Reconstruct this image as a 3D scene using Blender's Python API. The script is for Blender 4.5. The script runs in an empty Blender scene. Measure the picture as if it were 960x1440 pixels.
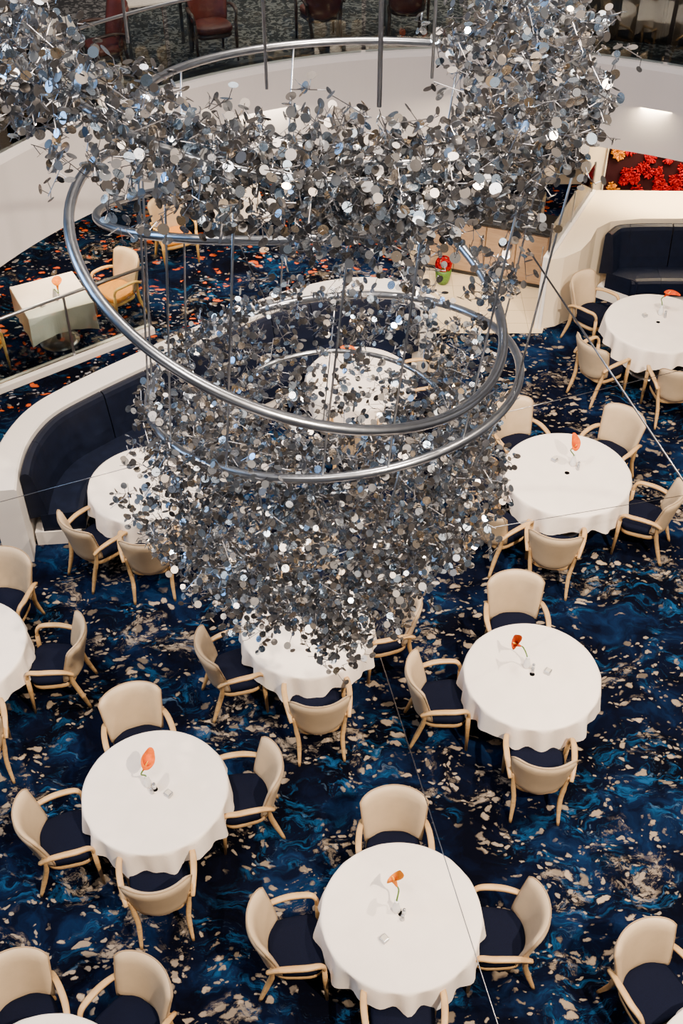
import bpy, math, random
import numpy as np
from mathutils import Vector, Matrix
random.seed(7)
rad=math.radians
FPX=1625.0; PITCH=rad(43); CAMH=9.35
SP,CP=math.sin(PITCH),math.cos(PITCH)
cam_pos=Vector((0,0,CAMH))
RT=Vector((1,0,0)); UP=Vector((0,SP,CP)); FW=Vector((0,CP,-SP))
def at_depth(px,py,s):
    return cam_pos+(FW+RT*((px-480)/FPX)+UP*((720-py)/FPX))*s
def at_height(px,py,z):
    d=FW+RT*((px-480)/FPX)+UP*((720-py)/FPX)
    return cam_pos+d*((z-CAMH)/d.z)
scene=bpy.context.scene
col=scene.collection
# ---------------------------------------------------------------- camera
cd=bpy.data.cameras.new("camera"); cam=bpy.data.objects.new("camera",cd); col.objects.link(cam)
cam.location=cam_pos; cam.rotation_euler=(rad(90)-PITCH,0,0)
cd.sensor_fit='VERTICAL'; cd.sensor_height=36; cd.lens=FPX/1440*36; cd.clip_end=200
scene.camera=cam
# ---------------------------------------------------------------- node helpers
class NT:
    def __init__(s,tree): s.t=tree; s.n=tree.nodes; s.l=tree.links
    def node(s,typ,ins=None,**props):
        n=s.n.new(typ)
        for k,v in props.items(): setattr(n,k,v)
        if ins:
            for k,v in ins.items():
                if isinstance(v,bpy.types.NodeSocket): s.l.new(v,n.inputs[k])
                else: n.inputs[k].default_value=v
        return n
    def math(s,op,a,b=0.0,clamp=False):
        n=s.n.new('ShaderNodeMath'); n.operation=op; n.use_clamp=clamp
        for i,v in enumerate((a,b)):
            if isinstance(v,bpy.types.NodeSocket): s.l.new(v,n.inputs[i])
            else: n.inputs[i].default_value=v
        return n.outputs[0]
    def ramp(s,fac,stops,interp='LINEAR'):
        n=s.n.new('ShaderNodeValToRGB'); n.color_ramp.interpolation=interp
        e=n.color_ramp.elements
        while len(e)<len(stops): e.new(0.5)
        for i,(p,c) in enumerate(stops):
            e[i].position=p
            e[i].color=(c[0],c[1],c[2],1) if isinstance(c,(tuple,list)) else (c,c,c,1)
        s.l.new(fac,n.inputs[0]); return n.outputs[0]
    def mix(s,fac,a,b):
        n=s.n.new('ShaderNodeMix'); n.data_type='RGBA'
        for k,v in ((0,fac),(6,a),(7,b)):
            if isinstance(v,bpy.types.NodeSocket): s.l.new(v,n.inputs[k])
            elif k==0: n.inputs[k].default_value=v
            else: n.inputs[k].default_value=(v[0],v[1],v[2],1)
        return n.outputs[2]
def newmat(name):
    m=bpy.data.materials.new(name); m.use_nodes=True
    nt=NT(m.node_tree); b=m.node_tree.nodes['Principled BSDF']
    return m,nt,b
def simple(name,c,rough=0.6,metal=0.0,var=0.08,nscale=30,bump=0.0,bscale=400,spec=None):
    m,nt,b=newmat(name)
    tc=nt.node('ShaderNodeTexCoord')
    nz=nt.node('ShaderNodeTexNoise',{'Vector':tc.outputs['Object'],'Scale':nscale,'Detail':3.0})
    c1=tuple(max(0,x*(1-var)) for x in c); c2=tuple(min(1,x*(1+var)) for x in c)
    nt.l.new(nt.ramp(nz.outputs['Fac'],[(0.3,c1),(0.7,c2)]),b.inputs['Base Color'])
    b.inputs['Roughness'].default_value=rough; b.inputs['Metallic'].default_value=metal
    if spec is not None: b.inputs['Specular IOR Level'].default_value=spec
    if bump>0:
        n2=nt.node('ShaderNodeTexNoise',{'Vector':tc.outputs['Object'],'Scale':bscale,'Detail':2.0})
        bp=nt.node('ShaderNodeBump',{'Height':n2.outputs['Fac'],'Strength':bump,'Distance':0.01})
        nt.l.new(bp.outputs[0],b.inputs['Normal'])
    return m
def woodmat(name,c1,c2,rough=0.4):
    m,nt,b=newmat(name)
    tc=nt.node('ShaderNodeTexCoord')
    mp=nt.node('ShaderNodeMapping',{'Vector':tc.outputs['Object'],'Scale':(3,3,20)})
    nz=nt.node('ShaderNodeTexNoise',{'Vector':mp.outputs[0],'Scale':3.0,'Detail':5.0})
    nt.l.new(nt.ramp(nz.outputs['Fac'],[(0.3,c1),(0.7,c2)]),b.inputs['Base Color'])
    b.inputs['Roughness'].default_value=rough
    return m
M={}
M['cloth']=simple('white_linen',(0.94,0.84,0.745),0.85,var=0.03,nscale=5,bump=0.15,bscale=60,spec=0.2)
M['cream']=simple('cream_leather',(0.53,0.395,0.25),0.42,var=0.05,nscale=8,bump=0.08,bscale=250,spec=0.3)
M['piping']=simple('tan_piping',(0.33,0.22,0.12),0.5,var=0.05)
M['navy']=simple('navy_fabric',(0.003,0.0045,0.014),0.85,var=0.35,nscale=180,bump=0.3,bscale=500,spec=0.08)
M['navyleather']=simple('navy_leather',(0.004,0.0065,0.018),0.45,var=0.2,nscale=10,bump=0.1,bscale=200,spec=0.25)
M['beech']=woodmat('beech_wood',(0.46,0.26,0.095),(0.60,0.38,0.17))
M['honey']=woodmat('honey_wood',(0.62,0.34,0.08),(0.75,0.46,0.14))
M['darkwood']=woodmat('dark_wood',(0.03,0.015,0.01),(0.07,0.03,0.02))
M['espresso']=woodmat('espresso_wood',(0.010,0.007,0.006),(0.022,0.014,0.011))
M['oak']=woodmat('oak_veneer',(0.30,0.18,0.10),(0.40,0.26,0.15),0.45)
M['redleather']=simple('oxblood_leather',(0.12,0.020,0.012),0.5,var=0.2,nscale=9)
M['yellow']=simple('amber_fabric',(0.75,0.28,0.02),0.7,var=0.1)
M['white']=simple('white_paint',(0.84,0.78,0.72),0.55,var=0.02,nscale=3)
M['fascia']=simple('plaster_fascia',(0.66,0.61,0.595),0.6,var=0.02,nscale=2)
M['warmwall']=simple('cream_wall',(0.84,0.70,0.50),0.6,var=0.03,nscale=2)
M['steel']=simple('brushed_steel',(0.46,0.48,0.52),0.28,1.0,var=0.08,nscale=20)
M['wire']=simple('wire_steel',(0.22,0.22,0.24),0.35,1.0)
M['black']=simple('black_plastic',(0.012,0.012,0.013),0.3)
M['ceramic']=simple('white_ceramic',(0.85,0.85,0.85),0.15,var=0.01)
M['orange']=simple('orange_petal',(0.74,0.115,0.0),0.6,var=0.25,nscale=25,spec=0.05)
M['amber']=simple('amber_petal',(0.85,0.22,0.0),0.6,var=0.2,nscale=25,spec=0.05)
M['redorange']=simple('vermilion_petal',(0.62,0.055,0.0),0.6,var=0.25,nscale=25,spec=0.05)
M['yellowspadix']=simple('yellow_spadix',(0.9,0.45,0.02),0.6)
M['green']=simple('green_stem',(0.08,0.18,0.015),0.5,var=0.2)
M['red']=simple('coral_red',(0.27,0.0,0.003),0.65,var=0.35,nscale=12,spec=0.03)
M['coralyellow']=simple('coral_yellow',(0.55,0.20,0.005),0.6,var=0.25,nscale=12,spec=0.05)
M['artboard']=simple('charcoal_board',(0.02,0.004,0.006),0.7,spec=0.1)
M['granite']=simple('black_granite',(0.014,0.014,0.015),0.2,var=0.9,nscale=150)
M['tabletopwood']=simple('table_plywood',(0.35,0.25,0.16),0.6)
M['pale']=simple('pale_laminate',(0.7,0.64,0.54),0.25)
def glass(name):
    m,nt,b=newmat(name)
    out=[n for n in nt.n if n.type=='OUTPUT_MATERIAL'][0]
    tr=nt.node('ShaderNodeBsdfTransparent',{'Color':(0.84,0.91,0.91,1)})
    gl=nt.node('ShaderNodeBsdfGlossy',{'Color':(1,1,1,1),'Roughness':0.02})
    fr=nt.node('ShaderNodeFresnel',{'IOR':1.5})
    mx=nt.n.new('ShaderNodeMixShader'); nt.l.new(fr.outputs[0],mx.inputs[0]); nt.l.new(tr.outputs[0],mx.inputs[1]); nt.l.new(gl.outputs[0],mx.inputs[2])
    nt.l.new(mx.outputs[0],out.inputs[0]); nt.n.remove(b); return m
M['glass']=glass('clear_glass')
# discs
m,nt,b=newmat('polished_disc_metal')
geo=nt.node('ShaderNodeNewGeometry'); oi=nt.node('ShaderNodeObjectInfo')
r=nt.math('FRACT',nt.math('ADD',geo.outputs['Random Per Island'],oi.outputs['Random']))
nt.l.new(nt.ramp(r,[(0.0,(0.15,0.135,0.125)),(0.35,(0.25,0.24,0.235)),(0.6,(0.33,0.36,0.40)),(0.80,(0.37,0.52,0.70)),(0.90,(0.70,0.52,0.32)),(0.95,(0.82,0.80,0.77)),(1.0,(0.90,0.93,0.97))]),b.inputs['Base Color'])  # blue and warm stops paint reflected tints and glints into the base colour
b.inputs['Metallic'].default_value=0.95
nt.l.new(nt.ramp(r,[(0.0,0.40),(0.7,0.26),(1.0,0.12)]),b.inputs['Roughness'])
M['disc']=m
# carpet
m,nt,b=newmat('patterned_carpet')
tc=nt.node('ShaderNodeTexCoord'); V=tc.outputs['Object']
wn=nt.node('ShaderNodeTexNoise',{'Vector':V,'Scale':2.2,'Detail':3.0})
def vm(op,a,b_):
    n=nt.n.new('ShaderNodeVectorMath'); n.operation=op
    for i,v in enumerate((a,b_)):
        if isinstance(v,bpy.types.NodeSocket): nt.l.new(v,n.inputs[i])
        else: n.inputs[i].default_value=v
    return n.outputs[0]
wc=vm('SUBTRACT',wn.outputs['Color'],(0.5,0.5,0.5))
VW=vm('ADD',V,vm('MULTIPLY',wc,(0.7,0.7,0)))
VF=vm('ADD',V,vm('MULTIPLY',wc,(0.35,0.35,0)))
n1=nt.node('ShaderNodeTexNoise',{'Vector':VW,'Scale':1.3,'Detail':6.0,'Roughness':0.65}).outputs['Fac']
base=nt.ramp(n1,[(0.42,(0.0010,0.0013,0.0040)),(0.52,(0.0016,0.0030,0.011)),(0.61,(0.0028,0.010,0.036)),(0.73,(0.005,0.028,0.085))])
mp=nt.node('ShaderNodeMapping',{'Vector':VW,'Rotation':(0,0,0.6),'Scale':(1,2.4,1)}).outputs[0]
st=nt.node('ShaderNodeTexNoise',{'Vector':mp,'Scale':3.2,'Detail':8.0,'Roughness':0.75}).outputs['Fac']
big=nt.node('ShaderNodeTexNoise',{'Vector':V,'Scale':1.2,'Detail':2.0}).outputs['Fac']
smask=nt.math('MULTIPLY',nt.ramp(st,[(0.52,0.0),(0.63,1.0)]),nt.ramp(big,[(0.46,0.0),(0.56,1.0)]))
c=nt.mix(smask,base,(0.006,0.050,0.135))
stb=nt.node('ShaderNodeTexNoise',{'Vector':mp,'Scale':5.5,'Detail':7.0,'Roughness':0.78}).outputs['Fac']
pm=nt.math('MULTIPLY',nt.ramp(stb,[(0.58,0.0),(0.67,0.7)]),nt.ramp(big,[(0.48,0.0),(0.57,1.0)]))
c=nt.mix(pm,c,(0.065,0.12,0.20))
mp2=nt.node('ShaderNodeMapping',{'Vector':VF,'Rotation':(0,0,-0.5),'Scale':(1,1.5,0)}).outputs[0]
fine=nt.node('ShaderNodeTexNoise',{'Vector':V,'Scale':11.0,'Detail':3.0})
mp3=vm('ADD',mp2,vm('MULTIPLY',vm('SUBTRACT',fine.outputs['Color'],(0.5,0.5,0.5)),(0.10,0.10,0)))
grain=nt.node('ShaderNodeTexNoise',{'Vector':V,'Scale':50.0,'Detail':3.0}).outputs['Fac']
def flecks(scale,thr,rnd):
    vo=nt.node('ShaderNodeTexVoronoi',{'Vector':mp3,'Scale':scale})
    sc=nt.node('ShaderNodeSeparateColor',{0:vo.outputs['Color']})
    th=nt.math('ADD',nt.math('MULTIPLY',sc.outputs[2],0.26),thr-0.13)
    th=nt.math('ADD',th,nt.math('MULTIPLY',nt.math('SUBTRACT',grain,0.5),0.22))
    a=nt.math('MULTIPLY',nt.math('SUBTRACT',th,vo.outputs['Distance']),9.0,True)
    return nt.math('MULTIPLY',a,nt.math('GREATER_THAN',sc.outputs[0],rnd)),sc.outputs[1]
big2=nt.node('ShaderNodeTexNoise',{'Vector':VW,'Scale':1.4,'Detail':2.0}).outputs['Fac']
m2=nt.ramp(big2,[(0.38,0.0),(0.43,1.0)])
sep=nt.node('ShaderNodeSeparateXYZ',{0:V})
bk=nt.math('SUBTRACT',nt.math('SUBTRACT',sep.outputs[1],nt.math('MULTIPLY',sep.outputs[0],0.6)),13.35)
bmask=nt.math('GREATER_THAN',bk,0.0)
f1,g1=flecks(7.6,0.32,0.45)
f1=nt.math('MULTIPLY',f1,m2)
tan=nt.mix(g1,(0.08,0.065,0.053),(0.35,0.27,0.19))
tan=nt.mix(nt.math('MULTIPLY',bmask,nt.math('GREATER_THAN',g1,0.25)),tan,(0.50,0.075,0.008))
c=nt.mix(f1,c,tan)
f2,g2=flecks(15.0,0.32,0.48)
m3=nt.ramp(big2,[(0.43,0.0),(0.49,1.0)])
f2=nt.math('MULTIPLY',f2,m3)
c=nt.mix(f2,c,nt.mix(bmask,(0.23,0.185,0.14),(0.26,0.25,0.28)))
cl=nt.node('ShaderNodeTexNoise',{'Vector':mp3,'Scale':4.5,'Detail':9.0,'Roughness':0.8}).outputs['Fac']
cm=nt.math('MULTIPLY',nt.ramp(cl,[(0.52,0.0),(0.59,0.8)]),nt.ramp(big2,[(0.56,0.0),(0.61,1.0)]))
c=nt.mix(cm,c,(0.25,0.20,0.15))
nt.l.new(c,b.inputs['Base Color']); b.inputs['Roughness'].default_value=0.95
b.inputs['Specular IOR Level'].default_value=0.03
M['carpet']=m
m,nt,b=newmat('grey_patterned_carpet')
tc=nt.node('ShaderNodeTexCoord')
vo=nt.node('ShaderNodeTexNoise',{'Vector':tc.outputs['Object'],'Scale':8.0,'Detail':4.0,'Distortion':2.0})
nt.l.new(nt.ramp(vo.outputs['Fac'],[(0.51,(0.012,0.012,0.013)),(0.55,(0.13,0.125,0.12))]),b.inputs['Base Color'])
b.inputs['Roughness'].default_value=0.95
M['greycarpet']=m
m,nt,b=newmat('cream_tile')
tc=nt.node('ShaderNodeTexCoord')
br=nt.node('ShaderNodeTexBrick',{'Vector':tc.outputs['Object'],'Color1':(0.66,0.52,0.33,1),'Color2':(0.60,0.47,0.30,1),'Mortar':(0.30,0.22,0.13,1),'Scale':3.0,'Mortar Size':0.012,'Row Height':1.0,'Brick Width':1.0},offset=0.0)
nt.l.new(br.outputs[0],b.inputs['Base Color']); b.inputs['Roughness'].default_value=0.35
M['tile']=m
# ---------------------------------------------------------------- mesh helpers
def mesh(name,vs,fs,mat,smooth=True):
    me=bpy.data.meshes.new(name); me.from_pydata([tuple(v) for v in vs],[],fs); me.update()
    if smooth:
        me.polygons.foreach_set('use_smooth',[True]*len(me.polygons))
    me.materials.append(M[mat] if isinstance(mat,str) else mat)
    return me
def fixn(me):
    import bmesh
    bm=bmesh.new(); bm.from_mesh(me); bmesh.ops.recalc_face_normals(bm,faces=bm.faces); bm.to_mesh(me); bm.free(); return me
def obj(name,me,parent=None,loc=(0,0,0),rot=(0,0,0),label=None,cat=None,group=None,kind=None):
    o=bpy.data.objects.new(name,me); col.objects.link(o); o.location=loc; o.rotation_euler=rot
    if parent: o.parent=parent
    if label: o["label"]=label
    if cat: o["category"]=cat
    if group: o["group"]=group
    if kind: o["kind"]=kind
    return o
def box(name,sx,sy,sz,mat,bev=0.0,z0=0.0,cx=0,cy=0):
    import bmesh
    bm=bmesh.new(); bmesh.ops.create_cube(bm,size=1)
    bmesh.ops.scale(bm,vec=(sx,sy,sz),verts=bm.verts)
    bmesh.ops.translate(bm,vec=(cx,cy,z0+sz/2),verts=bm.verts)
    if bev>0: bmesh.ops.bevel(bm,geom=bm.edges[:],offset=bev,segments=3,affect='EDGES',profile=0.5)
    me=bpy.data.meshes.new(name); bm.to_mesh(me); bm.free(); me.materials.append(M[mat]); return me
def lathe(name,prof,mat,n=24,smooth=True):
    vs=[];fs=[]
    for (r,z) in prof:
        for i in range(n):
            a=2*math.pi*i/n; vs.append((r*math.cos(a),r*math.sin(a),z))
    for j in range(len(prof)-1):
        for i in range(n):
            k=(i+1)%n; fs.append((j*n+i,j*n+k,(j+1)*n+k,(j+1)*n+i))
    fs.append(tuple(range(n))[::-1]); fs.append(tuple((len(prof)-1)*n+i for i in range(n)))
    return mesh(name,vs,fs,mat,smooth)
def catmull(pts,n=6,closed=False):
    P=[Vector(p) for p in pts]; out=[]
    m=len(P); rng=range(m if closed else m-1)
    for i in rng:
        if closed: p0,p1,p2,p3=P[(i-1)%m],P[i],P[(i+1)%m],P[(i+2)%m]
        else: p0,p1,p2,p3=P[max(i-1,0)],P[i],P[i+1],P[min(i+2,m-1)]
        for k in range(n):
            t=k/n
            out.append(0.5*((2*p1)+(-p0+p2)*t+(2*p0-5*p1+4*p2-p3)*t*t+(-p0+3*p1-3*p2+p3)*t**3))
    if not closed: out.append(P[-1].copy())
    return out
def sweep(name,pts,w,h,mat,closed=False,nsec=8,squareness=0.6,ref=None):
    n=len(pts); pts=[Vector(p) for p in pts]
    W_=w if isinstance(w,list) else [w]*n; H_=h if isinstance(h,list) else [h]*n
    vs=[];fs=[]
    prev=None
    for i in range(n):
        if closed: t=pts[(i+1)%n]-pts[i-1]
        else: t=pts[min(i+1,n-1)]-pts[max(i-1,0)]
        t.normalize()
        if prev is None:
            r0=Vector(ref) if ref else (Vector((0,0,1)) if abs(t.z)<0.9 else Vector((1,0,0)))
            s=t.cross(r0).normalized()
        else:
            s=(prev-t*prev.dot(t)).normalized()
        prev=s; u=s.cross(t).normalized()
        for k in range(nsec):
            a=2*math.pi*(k+0.5)/nsec
            ca,sa=math.cos(a),math.sin(a)
            e=squareness
            x=math.copysign(abs(ca)**e,ca); y=math.copysign(abs(sa)**e,sa)
            vs.append(pts[i]+s*(x*W_[i])+u*(y*H_[i]))
    rng=n if closed else n-1
    for i in range(rng):
        j=(i+1)%n
        for k in range(nsec):
            l=(k+1)%nsec
            fs.append((i*nsec+k,i*nsec+l,j*nsec+l,j*nsec+k))
    if not closed:
        fs.append(tuple(range(nsec))[::-1]); fs.append(tuple((n-1)*nsec+k for k in range(nsec)))
    return fixn(mesh(name,vs,fs,mat))
def tube(name,pts,r,mat,closed=False,nsec=10):
    return sweep(name,pts,r,r,mat,closed,nsec,1.0)
def prism(name,poly,z0,z1,mat):
    n=len(poly); vs=[(x,y,z0) for x,y in poly]+[(x,y,z1) for x,y in poly]
    fs=[tuple(range(n))[::-1],tuple(range(n,2*n))]+[(i,(i+1)%n,n+(i+1)%n,n+i) for i in range(n)]
    return fixn(mesh(name,vs,fs,mat,False))
def pathprof(name,path,prof,mat,smooth=False):
    """extrude a closed (offset,z) profile along a 2D path; + offset is to the right of travel"""
    n=len(path); m_=len(prof); vs=[];fs=[]
    for i in range(n):
        a=path[max(i-1,0)]; c_=path[min(i+1,n-1)]
        d=Vector((c_[0]-a[0],c_[1]-a[1])).normalized(); nr=Vector((d.y,-d.x))
        for (o,z) in prof: vs.append((path[i][0]+nr.x*o,path[i][1]+nr.y*o,z))
    for i in range(n-1):
        for k in range(m_):
            l=(k+1)%m_; fs.append((i*m_+k,i*m_+l,(i+1)*m_+l,(i+1)*m_+k))
    fs.append(tuple(range(m_))[::-1]); fs.append(tuple((n-1)*m_+k for k in range(m_)))
    return fixn(mesh(name,vs,fs,mat,smooth))
# ---------------------------------------------------------------- room
ATR=Vector((1.66,9.33)); RA=6.52
obj('floor',mesh('floor',[(-12,-1,0),(12,-1,0),(12,20,0),(-12,20,0)],[(0,1,2,3)],'carpet',False),kind='structure',label='navy carpet with blue swirls and tan flecks')
def arcpts(r,a0,a1,n):
    return [(ATR.x+r*math.cos(rad(a0+(a1-a0)*i/n)),ATR.y+r*math.sin(rad(a0+(a1-a0)*i/n))) for i in range(n+1)]
A0,A1,NA=185,-5,96
arc=arcpts(RA,A0,A1,NA)
obj('wall_balcony',pathprof('fascia',arc,[(0,1.95),(0.0,3.12),(-0.03,3.19),(-0.30,3.19),(-0.30,3.15),(-0.12,3.15),(-0.12,1.95)],'fascia'),kind='structure',label='smooth off-white curved balcony fascia')
def annulus(name,r0,r1,z,mat):
    a=arcpts(r0,A0,A1,NA); b_=arcpts(r1,A0,A1,NA); n=len(a)
    return mesh(name,[(x,y,z) for x,y in a]+[(x,y,z) for x,y in b_],[(i,i+1,n+i+1,n+i) for i in range(n-1)],mat,False)
obj('floor',annulus('upper_floor',RA+0.28,RA+9,3.155,'greycarpet'),kind='structure',label='grey mottled carpet of the upper deck')
obj('ceiling',annulus('under_ceiling',RA+0.1,RA+9,2.75,'white'),kind='structure')
obj('wall_back',box('wb',24,0.15,2.6,'warmwall'),loc=(0,18.3,0),kind='structure')
obj('wall_art',box('wa',5.5,0.15,2.6,'warmwall'),loc=(6.5,16.6,0),kind='structure')
rl=obj('glass_railing',None,label='frameless curved glass railing with slim steel handrail',cat='railing')
railarc=[(x,y,4.2) for x,y in arcpts(RA+0.1,A0,A1,NA)]
obj('handrail',tube('hr',railarc,0.022,'steel'),rl)
for i in range(16):
    a=arcpts(RA+0.1,A0-i*(190/16)-0.25,A0-(i+1)*(190/16)+0.25,6)
    obj('glass_panel',pathprof('gp',a,[(0.006,3.19),(0.006,4.18),(-0.006,4.18),(-0.006,3.19)],'glass'),rl)
obj('trim_edge',pathprof('kick',arcpts(RA+0.22,A0,A1,NA),[(0.05,3.19),(0.05,3.23),(-0.05,3.23),(-0.05,3.19)],'black'),kind='structure')
# ---------------------------------------------------------------- left booth divider wall
wp=[at_height(px,py,1.1) for px,py in [(2,690),(8,650),(24,612),(58,575),(115,543),(200,503),(300,458),(400,418),(490,398),(560,402),(605,425)]]
wpath=[(p.x,p.y) for p in catmull([Vector((p.x,p.y,0)) for p in wp],8)]
obj('wall_booth',pathprof('wall_booth',wpath,[(-0.15,0),(-0.15,1.08),(-0.13,1.1),(0.13,1.1),(0.15,1.08),(0.15,0)],'white'),kind='structure',label='low white curved divider wall behind the banquette')
def banquette(path,label,seglen=0.62,flip=1,o0=0.0):
    e=obj('banquette',None,loc=(path[0][0],path[0][1],0),label=label,cat='sofa')
    L=[0]
    for i in range(1,len(path)): L.append(L[-1]+math.hypot(path[i][0]-path[i-1][0],path[i][1]-path[i-1][1]))
    def at(s):
        s=max(0,min(L[-1],s))
        for i in range(1,len(L)):
            if L[i]>=s:
                t=(s-L[i-1])/max(1e-6,L[i]-L[i-1]); return (path[i-1][0]+(path[i][0]-path[i-1][0])*t-path[0][0],path[i-1][1]+(path[i][1]-path[i-1][1])*t-path[0][1])
    k=max(1,round(L[-1]/seglen)); sl=L[-1]/k
    f=flip
    def P(pr): return [(f*(o+o0),z) for o,z in pr]
    for i in range(k):
        g=0.010
        sub=[at(i*sl+g+(sl-2*g)*j/8) for j in range(9)]
        obj('backrest',pathprof('bk',sub,P([(0.18,0.40),(0.18,1.02),(0.20,1.06),(0.24,1.07),(0.28,1.05),(0.30,1.0),(0.37,0.62),(0.39,0.45)]),'navyleather',False),e)
    k2=max(1,round(L[-1]/(seglen*2))); sl=L[-1]/k2
    for i in range(k2):
        g=0.006
        sub=[at(i*sl+g+(sl-2*g)*j/12) for j in range(13)]
        obj('seat_cushion',pathprof('st',sub,P([(0.30,0.20),(0.30,0.45),(0.72,0.47),(0.77,0.455),(0.79,0.42),(0.79,0.28),(0.77,0.20)]),'navyleather',False),e)
    sub=[at(L[-1]*j/40) for j in range(41)]
    obj('base',pathprof('bs',sub,P([(0.2,0.0),(0.2,0.20),(0.72,0.20),(0.72,0.0)]),'white',False),e)
    return e
banquette(wpath[5:],'long curved navy leather banquette against the white divider wall',o0=-0.02)
# ---------------------------------------------------------------- right booth block + partition
blk=[(2.79,13.85),(3.05,13.93),(3.3,14.12),(3.48,14.4),(3.62,14.72),(3.85,14.92),(4.3,15.0),(9,15.0),(9,15.75),(3.78,15.85)]
obj('wall_ledge',prism('ledge',blk,0,1.12,'warmwall'),kind='structure',label='low cream ledge wall with wide lit top')
bp=[(3.60,14.64),(3.85,14.92),(4.3,15.0),(5.2,15.0),(6.2,15.0),(8,15.0)]
bp=[(p.x,p.y) for p in catmull([Vector((x,y,0)) for x,y in bp],5)]
banquette([(x,y+0.17) for x,y in bp],'navy leather banquette against the cream ledge')
pt=obj('partition',None,loc=(3.26,14.83,0),rot=(0,0,math.atan2(1.95,0.94)),label='white low partition with clear glass screen on top',cat='partition')
obj('panel',box('pp',2.16,0.1,1.16,'white',0.008),pt)
obj('glass_screen',box('pg',2.0,0.012,0.46,'glass',0,1.16),pt)
for k in (-1.0,0.0,1.0): obj('glass_clamp',box('clamp',0.02,0.03,0.47,'steel',0.002,1.16,k),pt)
# ---------------------------------------------------------------- tile floor + cabinets
obj('floor',mesh('tilefloor',[(1.35,13.75,0.005),(2.85,13.75,0.005),(3.6,16.4,0.005),(1.0,16.4,0.005)],[(0,1,2,3)],'tile',False),kind='structure',label='cream square floor tiles')
ang=math.atan2(-0.62,1.7)
c0=Vector((1.35,15.75,0)); dx=Vector((math.cos(ang),math.sin(ang),0)); dn=Vector((-math.sin(ang),math.cos(ang),0))
for i in range(4):
    p=c0+dx*(0.23+i*0.46)+dn*0.0
    e=obj('cabinet',None,loc=p,rot=(0,0,ang),label='light oak base cabinet with steel bar handle under black worktop',cat='cabinet',group='service counter cabinets')
    obj('body',box('cb',0.455,0.5,0.82,'oak',0.003,0.08),e)
    obj('plinth',box('cpl',0.455,0.44,0.08,'black'),e)
    d=obj('door',box('cdoor',0.44,0.02,0.78,'oak',0.004,0.1,0,-0.262),e)
    obj('handle',tube('hnd',[(0.17,-0.275,0.45),(0.17,-0.30,0.47),(0.17,-0.30,0.72),(0.17,-0.275,0.74)],0.008,'steel'),d)
p=c0+dx*0.92
obj('worktop',box('wt',1.9,0.58,0.04,'granite',0.005),loc=(p.x,p.y,0.905),rot=(0,0,ang),label='polished black granite worktop on oak cabinets',cat='worktop')
obj('end_panel',box('ep',0.10,0.62,1.15,'white',0.006),loc=c0-dx*0.08,rot=(0,0,ang),label='white end panel beside the service counter',cat='panel')
for (dd,w_,h_) in ((1.5,0.30,0.40),(1.1,0.24,0.28)):
    p=c0+dx*dd
    e=obj('coffee_machine',None,loc=(p.x,p.y,0.945),rot=(0,0,ang),label='black coffee machine on the granite worktop',cat='coffee machine')
    obj('body',box('cm',w_,0.3,h_,'black',0.02,0.0,0,0.06),e); obj('drip_tray',box('dt',w_*0.9,0.14,0.03,'steel',0.004,0,0,-0.15),e); obj('spout',box('sp',0.05,0.08,0.05,'steel',0.01,0.2,0,-0.12),e)
p=at_height(622,398,0.0)
e=obj('flower_pot',None,loc=(p.x,p.y,0.0),label='green ceramic pot with ball of red flowers on tile floor',cat='potted plant')
e.scale=(0.72,0.72,0.72)
obj('pot',lathe('gp',[(0.10,0),(0.15,0.12),(0.17,0.3),(0.15,0.34)],'green'),e)
vs=[];fs=[]
for i in range(70):
    th=math.acos(random.uniform(-0.4,1)); ph=random.uniform(0,6.28)
    n_=Vector((math.sin(th)*math.cos(ph),math.sin(th)*math.sin(ph),math.cos(th))); c_=n_*0.14+Vector((0,0,0.45))
    a=n_.orthogonal().normalized(); b2=n_.cross(a); k=len(vs)
    vs.append(c_+n_*0.01)
    for j in range(7): vs.append(c_+(a*math.cos(j*0.9)+b2*math.sin(j*0.9))*0.045+n_*0.035)
    fs+=[(k,k+1+j,k+1+(j+1)%7) for j in range(7)]
obj('blossoms',mesh('bl',vs,fs,'red',False),e)
# ---------------------------------------------------------------- artwork
e=obj('wall_artwork',None,loc=(5.2,16.50,0.72),label='framed relief of red and amber coral blooms on dark board',cat='artwork')
obj('board',box('ab',2.3,0.03,0.95,'artboard'),e)
fr=[(-1.17,0,-0.02),(1.17,0,-0.02),(1.17,0,0.97),(-1.17,0,0.97)]
obj('frame',sweep('af',[Vector(v) for v in fr],0.02,0.03,'pale',closed=True),e)
for i in range(100):
    cx=random.uniform(-1.07,1.08); cz=random.uniform(0.06,0.90)
    vs=[];fs=[]; R_=random.uniform(0.08,0.125); nsp=random.randint(16,21)
    for j in range(nsp):
        a=2*math.pi*j/nsp+random.uniform(-.1,.1); el=random.uniform(0.1,0.9)
        d=Vector((math.cos(a)*math.cos(el),-math.sin(el),math.sin(a)*math.cos(el)))
        s=d.orthogonal().normalized(); u=s.cross(d); L=R_*random.uniform(.8,1.1)
        k=len(vs)
        for (t,w) in ((0,.013),(0.6,.010),(0.9,.015),(1.0,.006)):
            for q in range(4): vs.append(d*(L*t)+(s*math.cos(q*1.571)+u*math.sin(q*1.571))*w)
        for r_ in range(3):
            for q in range(4): fs.append((k+r_*4+q,k+r_*4+(q+1)%4,k+(r_+1)*4+(q+1)%4,k+(r_+1)*4+q))
        fs.append((k+12,k+13,k+14,k+15))
    obj('coral_bloom',mesh('cor',vs,fs,'coralyellow' if cx<-0.92 else 'red'),e,loc=(cx,-0.03,cz))
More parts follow.
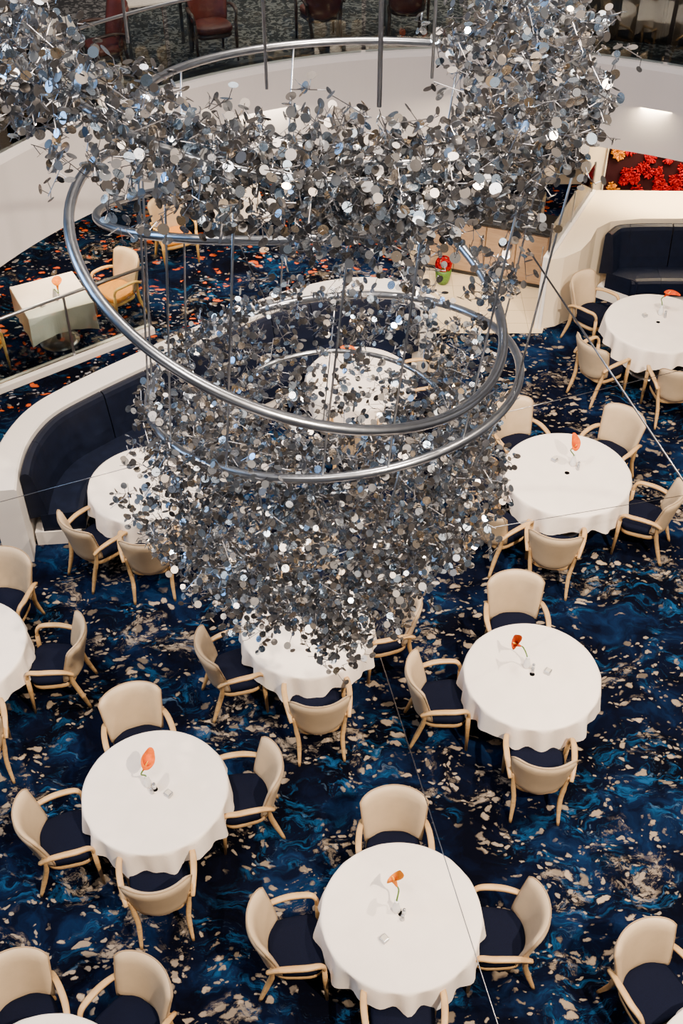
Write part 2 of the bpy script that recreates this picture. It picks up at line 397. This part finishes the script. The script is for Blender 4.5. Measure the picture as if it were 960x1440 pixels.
# ---------------------------------------------------------------- chairs
def backrest_mesh(mat):
    NU,NV=20,10; front=[];back=[];midp=[]
    for v_ in range(NV+1):
        v=v_/NV
        for u_ in range(NU+1):
            u=-1+2*u_/NU
            a=u*rad(52); Rb=0.36*(0.84+0.16*v)
            x=Rb*math.sin(a); y=-0.235+Rb*(1-math.cos(a))-0.12*v**1.2
            ztop=0.93-0.045*abs(u)**9-0.006*u*u; zbot=0.37+0.08*u*u
            z=zbot+(ztop-zbot)*v
            edge=max(abs(u)**9,abs(2*v-1)**9)
            t=0.008+0.024*math.sqrt(max(0,1-edge))
            n_=Vector((-math.sin(a),math.cos(a),0.22)).normalized()
            c_=Vector((x,y,z)); front.append(c_+n_*t); back.append(c_-n_*t); midp.append(c_-n_*0.004)
    vs=front+back; N=len(front); fs=[]; w=NU+1
    for j in range(NV):
        for i in range(NU):
            q=(j*w+i,j*w+i+1,(j+1)*w+i+1,(j+1)*w+i); fs.append(q); fs.append(tuple(N+k for k in q[::-1]))
    per=[i for i in range(w)]+[j*w+NU for j in range(1,NV+1)]+[NV*w+i for i in range(NU-1,-1,-1)]+[j*w for j in range(NV-1,0,-1)]
    for i in range(len(per)):
        a,b_=per[i],per[(i+1)%len(per)]; fs.append((a,b_,N+b_,N+a))
    cen=sum(midp,Vector())/len(midp)
    path=[midp[i]+(midp[i]-cen).normalized()*0.003 for i in per]
    return fixn(mesh('backrest',vs,fs,mat)),path
def seat_mesh(name,z0,z1,dome,mat,sc=1.0):
    n=32; rings=[(0.94,z0),(1.0,z0+0.012),(1.0,z1-0.03),(0.975,z1-0.01),(0.90,z1),(0.6,z1+dome*0.7),(0.25,z1+dome)]
    vs=[];fs=[]
    for (s,z) in rings:
        for i in range(n):
            a=2*math.pi*i/n; ca,sa=math.cos(a),math.sin(a); e_=0.55
            x=math.copysign(abs(ca)**e_,ca); y=math.copysign(abs(sa)**e_,sa)
            hw=0.245+0.02*y
            vs.append((x*hw*s*sc,0.01+y*0.225*s*sc,z))
    for j in range(len(rings)-1):
        for i in range(n):
            k=(i+1)%n; fs.append((j*n+i,j*n+k,(j+1)*n+k,(j+1)*n+i))
    fs.append(tuple(range(n))[::-1]); fs.append(tuple((len(rings)-1)*n+i for i in range(n)))
    return fixn(mesh(name,vs,fs,mat))
def chair_kit(backm,seatm,woodm,pipe='piping'):
    bm_,path=backrest_mesh(backm)
    K=[('backrest',bm_),('piping',sweep('piping',path,0.006,0.006,pipe,closed=True,nsec=6,squareness=1.0)),('seat',seat_mesh('seat',0.385,0.465,0.012,seatm)),('seat_frame',seat_mesh('seatframe',0.32,0.384,0.0,woodm,0.97))]
    for s in (1,-1):
        pts=catmull([(s*0.270,-0.235,0.58),(s*0.285,-0.16,0.63),(s*0.302,-0.04,0.655),(s*0.308,0.08,0.655),(s*0.300,0.17,0.648),(s*0.287,0.208,0.60),(s*0.280,0.214,0.54)],5)
        n=len(pts); w=[0.018+0.010*math.sin(math.pi*min(1,i/(n*0.8))) for i in range(n)]
        K.append(('armrest',sweep('arm',pts,w,0.017,woodm)))
        K.append(('leg',sweep('frontleg',[(s*0.280,0.214,0.54),(s*0.274,0.218,0.35),(s*0.274,0.230,0.0)],[0.020,0.022,0.013],[0.020,0.022,0.013],woodm)))
        K.append(('leg',sweep('rearleg',catmull([(s*0.252,-0.195,0.60),(s*0.228,-0.20,0.42),(s*0.208,-0.235,0.25),(s*0.218,-0.315,0.0)],4),[0.017]*4+[0.022]*6+[0.018,0.016,0.013],[0.017]*4+[0.022]*6+[0.018,0.016,0.013],woodm)))
    return K
KIT=chair_kit('cream','navy','beech')
KITY=chair_kit('cream','yellow','honey')
KITR=chair_kit('redleather','redleather','darkwood','darkwood')
def chair(x,y,rot,kit=KIT,z=0,label='cream leather armchair with navy seat and beech frame',group='dining chairs'):
    e=obj('dining_chair',None,loc=(x,y,z),rot=(0,0,rot),label=label,cat='chair',group=group)
    for n_,me in kit: obj(n_,me,e)
    return e
# ---------------------------------------------------------------- tables
def cloth_mesh(R,seed):
    rnd=random.Random(seed); n=144; H=0.752
    ph=[rnd.uniform(0,6.28) for _ in range(5)]
    vs=[];fs=[]
    rings=[('t',0.04),('t',0.4),('t',0.75),('t',0.96)]
    for k,(q,fr_) in enumerate(rings):
        for i in range(n):
            a=2*math.pi*i/n; vs.append((R*fr_*math.cos(a),R*fr_*math.sin(a),H))
    side=[0.0,0.04,0.12,0.3,0.5,0.7,0.85,1.0]
    for i_,t in enumerate([-1]+side):
        for i in range(n):
            a=2*math.pi*i/n
            drop=0.28+0.06*math.cos(4*a+ph[0])
            w=math.sin(13*a+ph[1]+0.8*math.sin(3*a))+0.6*math.sin(21*a+ph[2]+math.sin(2*a+ph[4]))+0.3*math.sin(5*a+ph[3])
            if t<0: r=R-0.008; z=H-0.001
            else:
                r=R+0.006*min(1,t*20)+0.018*t+0.026*w*(t**0.7); z=H-0.008-drop*t
            vs.append((r*math.cos(a),r*math.sin(a),z))
    nr=len(rings)+1+len(side)
    for j in range(nr-1):
        for i in range(n):
            k=(i+1)%n; fs.append((j*n+i,j*n+k,(j+1)*n+k,(j+1)*n+i))
    fs.append(tuple(range(n)))
    return mesh('tablecloth',vs,fs,'cloth')
def table(x,y,R,seed):
    e=obj('round_table',None,loc=(x,y,0),label='round pedestal dining table under a white cloth',cat='table',group='round dining tables')
    obj('tabletop',lathe('top',[(R-0.03,0.715),(R-0.01,0.72),(R-0.01,0.745),(R-0.02,0.75)],'tabletopwood',48),e)
    obj('pedestal',lathe('ped',[(0.05,0.03),(0.045,0.3),(0.045,0.6),(0.12,0.715)],'steel'),e)
    obj('base',lathe('tb',[(0.30,0.0),(0.30,0.012),(0.22,0.025),(0.05,0.04)],'steel',32),e)
    return obj('tablecloth',cloth_mesh(R,seed),loc=(x,y,0),rot=(0,0,seed*0.7),label='white linen tablecloth draped in soft folds over round table',cat='tablecloth',group='round tablecloths')
VASE=lathe('vase',[(0.028,0),(0.036,0.01),(0.034,0.05),(0.024,0.095),(0.014,0.13),(0.019,0.142),(0.012,0.139)],'ceramic')
def spathe(mat):
    vs=[];fs=[]; NT_,NA_=14,36
    for j in range(NT_+1):
        t=j/NT_
        for i in range(NA_):
            a=2*math.pi*i/NA_; ca=math.cos(a)
            r=0.008+0.020*t+0.042*t**3.2*(0.75+0.35*ca)
            tip=max(0,ca)**10*t**5
            r+=0.040*tip
            z=0.115*t-0.045*t**7*(0.6-0.6*ca)+0.020*t**3*ca+0.010*tip
            vs.append((r*ca,r*math.sin(a)*0.9,z))
    for j in range(NT_):
        for i in range(NA_):
            k=(i+1)%NA_; fs.append((j*NA_+i,j*NA_+k,(j+1)*NA_+k,(j+1)*NA_+i))
    return mesh('spathe',vs,fs,mat)
SPA={k:spathe(k) for k in ('orange','amber','redorange')}
SPAD=lathe('spadix',[(0.004,0.02),(0.007,0.05),(0.006,0.085),(0.002,0.1)],'yellowspadix',10)
SHK=lathe('shaker_body',[(0.016,0),(0.018,0.005),(0.016,0.045),(0.013,0.055)],'ceramic',16)
CAP=lathe('shaker_cap',[(0.0135,0.055),(0.014,0.066),(0.008,0.074)],'steel',16)
SHKB=lathe('shaker_body_dark',[(0.016,0),(0.018,0.005),(0.016,0.045),(0.013,0.055)],'steel',16)
CUBE=box('cube_holder',0.06,0.06,0.04,'steel',0.006)
CUBI=box('cube_insert',0.044,0.044,0.008,'pale',0.002,0.038)
def setting(bx,by,fx,fy,cubex,cubey,flower,nm,tl,S=1.25):
    """tl=(azimuth of the funnel axis lean, lean angle, roll) in degrees"""
    zt=0.753
    b=at_height(bx,by,zt); 
    obj('vase',VASE,loc=b,label='small white ceramic bud vase on the tablecloth',cat='vase',group='bud vases')
    h=at_height(fx,fy,zt+0.33)
    f=obj('calla_lily',None,loc=b,label=nm+' calla lily standing in a white vase',cat='flower',group='calla lilies')
    Rm=Matrix.Rotation(rad(tl[0]),4,'Z')@Matrix.Rotation(rad(tl[1]),4,'Y')@Matrix.Rotation(rad(tl[2]),4,'Z')
    axis=Rm.to_3x3()@Vector((0,0,1))
    hc=Vector((h.x-b.x,h.y-b.y,0.33)); base_=hc-axis*(0.07*S)
    stem=catmull([(0,0,0.02),(base_.x*0.1,base_.y*0.1,0.14),tuple(base_-axis*0.05),tuple(base_+axis*0.01)],5)
    obj('stem',tube('stem',stem,0.007,'green',nsec=8),f)
    for nm_,me in (('spathe',SPA[flower]),('spadix',SPAD)):
        sp=obj(nm_,me,f,loc=base_,rot=Rm.to_euler()); sp.scale=(S,S,S)
    o1=Vector((0.06,-0.03,0)); o2=Vector((0.045,-0.08,0))
    s=obj('salt_shaker',None,loc=b+o1,label='small white salt shaker with steel cap',cat='salt shaker',group='salt shakers'); obj('body',SHK,s); obj('cap',CAP,s)
    s=obj('pepper_shaker',None,loc=b+o2,label='small steel pepper shaker with steel cap',cat='pepper shaker',group='pepper shakers'); obj('body',SHKB,s); obj('cap',CAP,s)
    c_=at_height(cubex,cubey,zt); s=obj('packet_holder',None,loc=c_,rot=(0,0,random.uniform(0.3,1.0)),label='small silver packet holder on the tablecloth',cat='packet holder',group='packet holders'); obj('holder',CUBE,s); obj('packets',CUBI,s)
TABLES=[
 ((564,1285),0.64,[(92,0.99),(187,1.13),(-2,1.07),(270,1.0)]),
 ((218,1110),0.63,[(110,1.0),(200,1.10),(10,1.03),(277,1.0)]),
 ((748,948),0.645,[(93,1.12),(185,1.12),(269,1.10)]),
 ((797,665),0.72,[(117,1.22),(48,1.22),(335,1.21),(255,1.21),(176,1.24),(215,1.24)]),
 ((925,453),0.69,[(136,1.26),(214,1.24),(272,1.27)]),
 ((432,880),0.65,[(203,1.04),(278,1.06),(15,1.07),(90,1.14)]),
 ((207,680),0.66,[(230,1.06),(277,1.08)]),
 ((505,530),0.66,[(14,1.12),(265,1.14)]),
]
def place_chairs(cx,cy,lst):
    for (a,d) in lst:
        d_=d-0.27; x=cx+d_*math.cos(rad(a)); y=cy+d_*math.sin(rad(a))
        chair(x,y,rad(a)+rad(90)+random.uniform(-0.06,0.06))
for i,(pp,R,ch_) in enumerate(TABLES):
    c_=at_height(pp[0],pp[1],0.752); table(c_.x,c_.y,R,i+1); place_chairs(c_.x,c_.y,ch_)
for i,(cx,cy,R,ch_) in enumerate([(-3.72,7.3,0.65,[(76,1.15),(4,1.16),(290,1.15)]),(-2.12,3.10,0.65,[(112,1.04),(54,1.12)]),(2.88,3.22,0.65,[(118,1.22)])]):
    table(cx,cy,R,i+20); place_chairs(cx,cy,ch_)
setting(557,1280,553,1236,540,1322,'amber','amber-orange',(150,22,170))
setting(208,1104,206,1074,237,1118,'orange','orange',(30,30,60),1.1)
setting(740,937,724,905,770,946,'redorange','vermilion',(200,45,150))
setting(805,654,809,627,779,648,'orange','orange',(-60,30,180),1.15)
setting(928,442,940,412,906,445,'redorange','vermilion',(-20,35,0),1.15)
setting(500,520,494,492,520,535,'orange','orange',(160,30,0),1.1)
# ---------------------------------------------------------------- side area behind the divider
rp0=Vector((-5.6,11.62,0)); rp1=Vector((-2.69,13.8,0)); rd=(rp1-rp0); L=rd.length; ra=math.atan2(rd.y,rd.x); mid=(rp0+rp1)/2
rr=obj('side_railing',None,loc=mid,rot=(0,0,ra),label='glass railing with steel handrail on white kerb',cat='railing')
obj('kerb',box('kerb',L,0.16,0.10,'white',0.008),rr)
obj('handrail',tube('hr2',[(-L/2,0,1.05),(L/2,0,1.05)],0.024,'steel'),rr)
for k in range(3):
    obj('glass_panel',box('gpn',L/3-0.03,0.012,0.90,'glass',0,0.11,-L/2+L/3*(k+0.5)),rr)
for k in range(4):
    obj('post',box('post',0.03,0.03,0.93,'steel',0.003,0.10,-L/2+0.02+(L-0.04)/3*k),rr)
def square_table(x,y,rot,S=0.9):
    e=obj('square_table',None,loc=(x,y,0),rot=(0,0,rot),label='square pedestal table under a white cloth',cat='table',group='square tables')
    obj('tabletop',box('stp',S-0.02,S-0.02,0.03,'tabletopwood',0.004,0.715),e)
    obj('pedestal',lathe('ped2',[(0.04,0.03),(0.04,0.6),(0.1,0.715)],'steel'),e)
    obj('base',lathe('tb2',[(0.28,0.0),(0.28,0.012),(0.2,0.025),(0.04,0.04)],'steel',32),e)
    n=96; vs=[];fs=[]
    rows=[(0.05,0,0),(0.6,0,0),(0.985,0,0),(1.0,-0.006,0),(1.01,-0.03,0.1),(1.02,-0.12,0.4),(1.04,-0.22,0.7),(1.06,-0.32,1.0)]
    for (s,dz,t) in rows:
        for i in range(n):
            a=2*math.pi*i/n; ca,sa=math.cos(a),math.sin(a); m_=max(abs(ca),abs(sa))
            corner=(1/m_-1)/0.414
            x_=ca/m_; y_=sa/m_; k=1+t*(-0.03*corner+0.02*math.sin(15*a))
            vs.append((x_*S/2*s*k,y_*S/2*s*k,0.752+dz*(1+0.35*corner)))
    for j in range(len(rows)-1):
        for i in range(n):
            k=(i+1)%n; fs.append((j*n+i,j*n+k,(j+1)*n+k,(j+1)*n+i))
    fs.append(tuple(range(n)))
    obj('tablecloth',mesh('sqcloth',vs,fs,'cloth',False),loc=(x,y,0),rot=(0,0,rot),label='white square tablecloth hanging over table corners',cat='tablecloth',group='square tablecloths')
square_table(-3.97,13.58,rad(28))
setting(78,418,80,398,60,430,'amber','amber-yellow',(100,30,0))
LBY='cream-backed armchair with amber seat and honey wood frame'
chair(-3.20,14.2,rad(28+45+60),KITY,label=LBY,group='side area chairs')
chair(-4.85,13.02,rad(-62),KITY,label=LBY,group='side area chairs')
chair(-2.55,15.75,rad(-150),KITY,label=LBY,group='side area chairs')
square_table(-1.75,16.65,rad(10))
# ---------------------------------------------------------------- upper deck furniture
LBR='oxblood leather armchair with dark wood legs'
def pushout(q,rmin):
    v=Vector((q.x-ATR.x,q.y-ATR.y)); 
    if v.length<rmin: v=v.normalized()*rmin
    return ATR.x+v.x,ATR.y+v.y
for (px,py,ro) in [(452,15,20),(575,10,-10),(300,36,200),(146,62,120),(12,132,80)]:
    q=at_height(px,py,3.6); x,y=pushout(q,7.22); e=chair(x,y,rad(ro),KITR,z=3.157,label=LBR,group='upper deck chairs')
    e.name='lounge_chair'
for (px,py,sx,sy,ro) in [(214,-6,0.95,0.5,22),(66,40,0.7,0.7,20),(515,-22,0.8,0.6,0)]:
    q=at_height(px,py,3.9); x,y=pushout(q,7.4); e=obj('cafe_table',None,loc=(x,y,3.157),rot=(0,0,rad(ro)),label='pale-topped table with slim steel legs',cat='table',group='upper deck tables')
    obj('tabletop',box('ctt',sx,sy,0.03,'pale',0.006,0.71),e)
    for a in (-1,1):
        for b_ in (-1,1): obj('leg',box('ctl',0.04,0.04,0.71,'wire',0.003,0,a*(sx/2-0.06),b_*(sy/2-0.06)),e)
q=at_height(915,25,3.6)
e=obj('sideboard',None,loc=(q.x+0.3,q.y+0.5,3.157),rot=(0,0,rad(-12)),label='long dark sideboard with pale edge strip',cat='sideboard')
obj('body',box('sb',2.6,0.55,0.72,'espresso',0.01),e); obj('top',box('sbt',2.66,0.6,0.04,'oak',0.006,0.72),e)
for k in range(4): obj('door',box('sbd',0.6,0.02,0.6,'espresso',0.004,0.06,-0.96+0.64*k,-0.287),e)
# ---------------------------------------------------------------- chandelier
CH0=Vector((-0.1,6.1,5.2))
ch=obj('chandelier',None,loc=CH0,label='tiered steel ring chandelier smothered in silver metal discs',cat='chandelier')
TT=np.linspace(0,2*np.pi,121)[:-1]
def circ(p,R):
    n=np.array([p[3],p[4],1.0]); n/=np.linalg.norm(n)
    a=np.cross([0,1,0],n); a/=np.linalg.norm(a); b_=np.cross(n,a)
    return np.array(p[:3])[None]+R*(np.cos(TT)[:,None]*a+np.sin(TT)[:,None]*b_),a,b_
def proj(P):
    w=P-np.array(cam_pos); s=w@np.array(FW)
    return np.stack([480+w@np.array(RT)/s*FPX,720-w@np.array(UP)/s*FPX],1)
def fitring(pts,R,cx,cy,s,n0=(0,0),box_=None):
    """estimate the ring's real pose (centre and tilt) from survey points; box_=(x0,x1,y0,y1) outline limits"""
    rng=np.random.default_rng(3); T=np.array(pts,float)
    c0_=at_depth(cx,cy,s); best=[c0_.x,c0_.y,c0_.z,n0[0],n0[1]]
    def cost(p):
        q=proj(circ(p,R)[0]); d=((T[:,None,:]-q[None])**2).sum(2).min(1); e=np.minimum(d,6400).sum()
        if box_:
            e+=3*((q[:,0].min()-box_[0])**2+(q[:,0].max()-box_[1])**2+(q[:,1].min()-box_[2])**2+(q[:,1].max()-box_[3])**2)
        return e
    bc=cost(best)
    for it in range(7000):
        sc=max(0.01,1.0*(1-it/7000))
        c_=[best[0]+rng.normal()*0.2*sc,best[1]+rng.normal()*0.2*sc,best[2]+rng.normal()*0.2*sc,best[3]+rng.normal()*0.15*sc,best[4]+rng.normal()*0.15*sc]
        k=cost(c_)
        if k<bc: bc=k; best=c_
    _,a,b_=circ(best,R); C=Vector(best[:3])-CH0; a=Vector(a)*R; b_=Vector(b_)*R
    return lambda t:(C+a*math.cos(t)+b_*math.sin(t))
rD=fitring([(220,172),(300,198),(400,215),(560,235),(700,225),(760,205),(350,105),(440,80),(530,62),(660,47)],1.22,520,140,6.3,box_=(185,835,46,238))
rB=fitring([(97,290),(115,360),(140,400),(200,470),(300,553),(380,592),(450,605),(560,608),(650,570),(695,505),(705,450),(690,390),(650,330),(110,245),(135,213)],1.30,401,400,6.65,box_=(97,706,190,608))
rH=fitring([(620,430),(690,442),(733,485),(715,535),(680,580),(600,645),(540,668),(480,680),(400,675),(330,655),(275,615)],1.22,462,556,7.6,box_=(205,733,420,682))
rF=fitring([(137,297),(160,325),(220,333),(300,338),(420,335),(520,328),(150,285),(200,274),(265,262)],1.30,420,300,7.4,n0=(0.0,-0.45),box_=(137,690,248,338))
def hring(cx,cy,z,R,tx=0,ty=0,ex=0):
    C=Vector((cx,cy,z))-CH0
    def f(t):
        r=R+ex*max(0,-math.cos(t))
        return C+Vector((r*math.cos(t),r*math.sin(t),tx*R*math.cos(t)+ty*R*math.sin(t)))
    return f
rI=hring(-0.17,6.15,3.45,0.85)
rJ=hring(-0.04,6.2,4.45,0.78)
rU=hring(-0.22,6.1,7.08,1.36,-0.12,0.10)
for fn,rr_ in ((rD,0.024),(rB,0.030),(rH,0.028),(rF,0.028),(rI,0.020),(rJ,0.018),(rU,0.022)):
    N=96; obj('ring',tube('ring',[fn(2*math.pi*i/N) for i in range(N)],rr_,'steel',closed=True,nsec=12),ch)
def rod(a,b_,r=0.006,mat='steel',nm='rod'):
    obj(nm,tube(nm,[a,a.lerp(b_,0.5),b_],r,mat,nsec=8),ch)
def near(fn,ang_):
    c_=fn(0).lerp(fn(math.pi),0.5); best=None
    for i in range(180):
        p=fn(i*math.pi/90); d=math.atan2(p.y-c_.y,p.x-c_.x)-rad(ang_); d=abs((d+math.pi)%(2*math.pi)-math.pi)
        if best is None or d<best[0]: best=(d,p)
    return best[1]
for t in (178,190,215,240,268,285,310,338,355,20,60,110,150):
    rod(near(rD,t),near(rH,t),0.0065)
for t in (200,250,290,330,30,90,150): rod(near(rH,t),near(rI,t),0.005)
for (px,py,s,r_) in ((375,125,5.6,0.008),(533,150,5.3,0.012),(607,110,5.6,0.008),(180,60,5.6,0.008)):
    a=at_depth(px,py,s)-CH0; rod(a,Vector((a.x,a.y,12.5-CH0.z)),r_,nm='suspension_rod')
for (a,b_) in (((535,925,8.0),(725,1520,5.5)),((190,655,8.0),(-60,722,9.0)),((690,585,8.0),(1010,508,11.0)),((690,742,8.0),(1000,690,10.5)),((330,330,7.0),(400,480,8.0))):
    rod(at_depth(*a)-CH0,at_depth(*b_)-CH0,0.0028,'wire','guy_wire')
rod(at_depth(742,350,7.0)-CH0,at_depth(990,720,6.0)-CH0,0.006,'wire','guy_wire')
# discs
discs=[];twigs=[]
def rdir():
    z=random.uniform(-1,1); a=random.uniform(0,6.2832); q=math.sqrt(1-z*z); return Vector((q*math.cos(a),q*math.sin(a),z))
def bunch(p,sz):
    bdir=rdir()*0.075
    twigs.append((p-bdir,p+bdir))
    for k in range(5):
        s=p+bdir*random.uniform(-1,1); d=rdir()*random.uniform(0.03,0.07)
        nrm=(rdir()+Vector((0,-0.2,0.3))).normalized()
        discs.append((s+d,nrm,sz*random.uniform(0.72,1.15))); twigs.append((s,s+d))
def cloud(fn,n,rr_,rz,t0=0,t1=360,sz=0.0240):
    cen=fn(math.pi/2).lerp(fn(-math.pi/2),0.5)
    for _ in range(n):
        t=rad(random.uniform(t0,t1)); c_=fn(t)
        o=(c_-cen); o.z=0; o.normalize()
        a=random.uniform(0,6.283); q=math.sqrt(random.uniform(0,1))
        if random.random()<0.12: q*=1.4
        bunch(c_+o*(math.cos(a)*q*rr_)+Vector((0,0,math.sin(a)*q*rz)),sz)
def along(fn,n,rr_,test):
    """bunches wound along a tube where the test on the local point holds"""
    k=0
    while k<n:
        p=fn(random.uniform(0,6.2832))
        if test(p): bunch(p+rdir()*rr_*random.random()**0.5,0.024); k+=1
def trail(a,b_,n,rad_):
    a=at_depth(*a)-CH0; b_=at_depth(*b_)-CH0
    for _ in range(n):
        t=random.random(); bunch(a.lerp(b_,t)+rdir()*rad_*random.random()**0.5,0.024)
cloud(hring(-0.22,6.1,7.12,1.36,-0.13,0.10,0.20),760,0.30,0.25,150,395)
cloud(hring(-0.22,6.1,7.02,1.36,-0.08,0.10),220,0.26,0.22,235,335)
cloud(hring(-0.10,6.05,6.75,1.22,0.0,0.0),130,0.24,0.22,260,360)
cloud(hring(-0.22,6.1,7.38,1.50,-0.06,0.05,0.3),150,0.25,0.22,165,240)
cloud(hring(-0.22,6.1,6.95,1.22),170,0.36,0.36,-30,35)
cD=rD(0).lerp(rD(math.pi),0.5)
along(rD,110,0.12,lambda p:p.y<cD.y-0.1)
cH=rH(0).lerp(rH(math.pi),0.5)
along(rH,90,0.12,lambda p:p.x<cH.x-0.25)
cloud(hring(-0.02,6.2,4.75,0.90),430,0.23,0.21)
cloud(hring(-0.08,6.2,4.42,1.00),230,0.18,0.2,160,380)
cloud(hring(-0.17,6.2,4.00,1.14),450,0.22,0.27,150,390)
cloud(hring(-0.18,6.2,4.00,1.05),120,0.18,0.28,30,150)
cloud(hring(-0.17,6.15,3.52,0.90),440,0.23,0.24)
cloud(hring(-0.12,6.12,3.20,0.58),330,0.27,0.22)
for _ in range(170):
    a=random.uniform(0,6.283); q=math.sqrt(random.uniform(0,1))*0.7
    bunch(Vector((-0.18+q*math.cos(a),6.1+q*math.sin(a),3.45+random.uniform(-.25,.3)))-CH0,0.024)
for _ in range(120):
    a=random.uniform(0,6.283); q=math.sqrt(random.uniform(0,1))*0.8
    bunch(Vector((-0.02+q*math.cos(a),6.2+q*math.sin(a),4.6+random.uniform(-.15,.15)))-CH0,0.024)
trail((745,285,6.0),(670,440,7.3),34,0.22)
trail((560,310,6.0),(590,420,7.4),36,0.2)
trail((420,320,5.9),(520,350,6.2),30,0.2)
trail((480,840,7.7),(480,925,7.9),45,0.24)
def view(p):
    w=p+CH0-cam_pos; s=w.dot(FW); return 480+w.dot(RT)/s*FPX,720-w.dot(UP)/s*FPX,s
V_=[view(d[0]) for d in discs]
ranked=sorted(range(len(discs)),key=lambda i:(V_[i][2]/discs[i][2] if (10<V_[i][0]<950 and 10<V_[i][1]<1430) else 1e6+i))
single=set(ranked[:100])
def discgeo(NS):
    h=0.022
    dv=[(math.cos(2*math.pi*k/NS),math.sin(2*math.pi*k/NS),h) for k in range(NS)]+[(math.cos(2*math.pi*k/NS),math.sin(2*math.pi*k/NS),-h) for k in range(NS)]
    df=[tuple(range(NS)),tuple(range(NS,2*NS))[::-1]]+[(k,NS+k,NS+(k+1)%NS,(k+1)%NS) for k in range(NS)]
    return dv,df
dv,df=discgeo(18)
DM=mesh('metal_disc',dv,df,'disc',False)
dv,df=discgeo(14)
vs=[];fs=[]
for i,(p,n_,r_) in enumerate(discs):
    q=n_.to_track_quat('Z','Y')
    if i in single:
        o=obj('metal_disc',DM,ch,loc=p); o.rotation_mode='QUATERNION'; o.rotation_quaternion=q; o.scale=(r_,r_,r_)
    else:
        k=len(vs); mt=q.to_matrix()
        vs+=[p+mt@(Vector(v)*r_) for v in dv]; fs+=[tuple(k+j for j in f_) for f_ in df]
o=obj('metal_disc_cluster',mesh('discs',vs,fs,'disc',False),ch,kind='stuff')
vs=[];fs=[]
for (a,b_) in twigs:
    d=(b_-a)
    if d.length<1e-4: continue
    d.normalize(); s=d.orthogonal().normalized(); u=d.cross(s); k=len(vs)
    for e_ in (a,b_):
        for j in range(3): vs.append(e_+(s*math.cos(j*2.094)+u*math.sin(j*2.094))*0.0024)
    fs+=[(k+j,k+(j+1)%3,k+3+(j+1)%3,k+3+j) for j in range(3)]
obj('twig',mesh('twigs',vs,fs,'wire',False),ch,kind='stuff')
# ---------------------------------------------------------------- lights
def area(name,loc,size,power,colr,target=None,sy=None):
    l=bpy.data.lights.new(name,'AREA'); l.energy=power; l.color=colr; l.size=size
    if sy: l.shape='RECTANGLE'; l.size_y=sy
    o=bpy.data.objects.new(name,l); col.objects.link(o); o.location=loc
    if target is not None: o.rotation_euler=(Vector(target)-Vector(loc)).to_track_quat('-Z','Y').to_euler()
    return o
area('atrium_light',(1.0,8.0,12.8),3,1250,(1,0.85,0.71))
area('front_light',(-2.0,1.0,12.5),1.5,600,(1,0.88,0.77),(0,6,0))
area('blue_fill_light',(-9,7,9),4,650,(0.32,0.59,1.0),(0,6,5),5)  # added blue fill aimed at the chandelier discs; no window is modelled
def spot(name,loc,tgt,power,ang_,rad_,colr):
    l=bpy.data.lights.new(name,'SPOT'); l.energy=power; l.spot_size=rad(ang_); l.spot_blend=0.6; l.shadow_soft_size=rad_; l.color=colr
    o=bpy.data.objects.new(name,l); col.objects.link(o); o.location=loc
    o.rotation_euler=(Vector(tgt)-Vector(loc)).to_track_quat('-Z','Y').to_euler()
spot('spot_light',(4.5,-1.0,12.5),(0.3,6.5,0.5),13500,60,0.10,(1,0.82,0.64))
spot('spot_light',(5.5,6.0,12.5),(2.5,9.0,0.5),7500,60,0.10,(1,0.82,0.64))
spot('spot_light',(-4.5,6.0,12.5),(-2.5,9.5,0.5),5000,60,0.10,(1,0.84,0.68))
area('under_deck_light',(4.8,15.5,2.6),1.4,230,(1,0.79,0.50),None,0.6)
area('under_deck_light',(1.9,14.9,2.6),0.8,50,(1,0.80,0.56))
area('under_deck_light',(-3.8,14.6,2.6),1.2,170,(1,0.80,0.52))
area('under_deck_light',(-1.2,15.6,2.6),1.2,80,(1,0.83,0.60))
area('upper_deck_light',(0,18,6.5),5,200,(1,0.84,0.68))
w=bpy.data.worlds.new('world'); scene.world=w; w.use_nodes=True
nt=NT(w.node_tree); bg=w.node_tree.nodes['Background']
tc=nt.node('ShaderNodeTexCoord')
nz=nt.node('ShaderNodeTexNoise',{'Vector':tc.outputs['Generated'],'Scale':3.5,'Detail':3.0})
cc=nt.ramp(nz.outputs['Fac'],[(0.42,(0.02,0.02,0.022)),(0.51,(0.12,0.11,0.105)),(0.56,(0.15,0.40,0.8)),(0.62,(2.8,2.4,2.0))])  # invented bright and blue patches, added to vary the disc reflections
nt.l.new(cc,bg.inputs[0]); bg.inputs[1].default_value=0.29
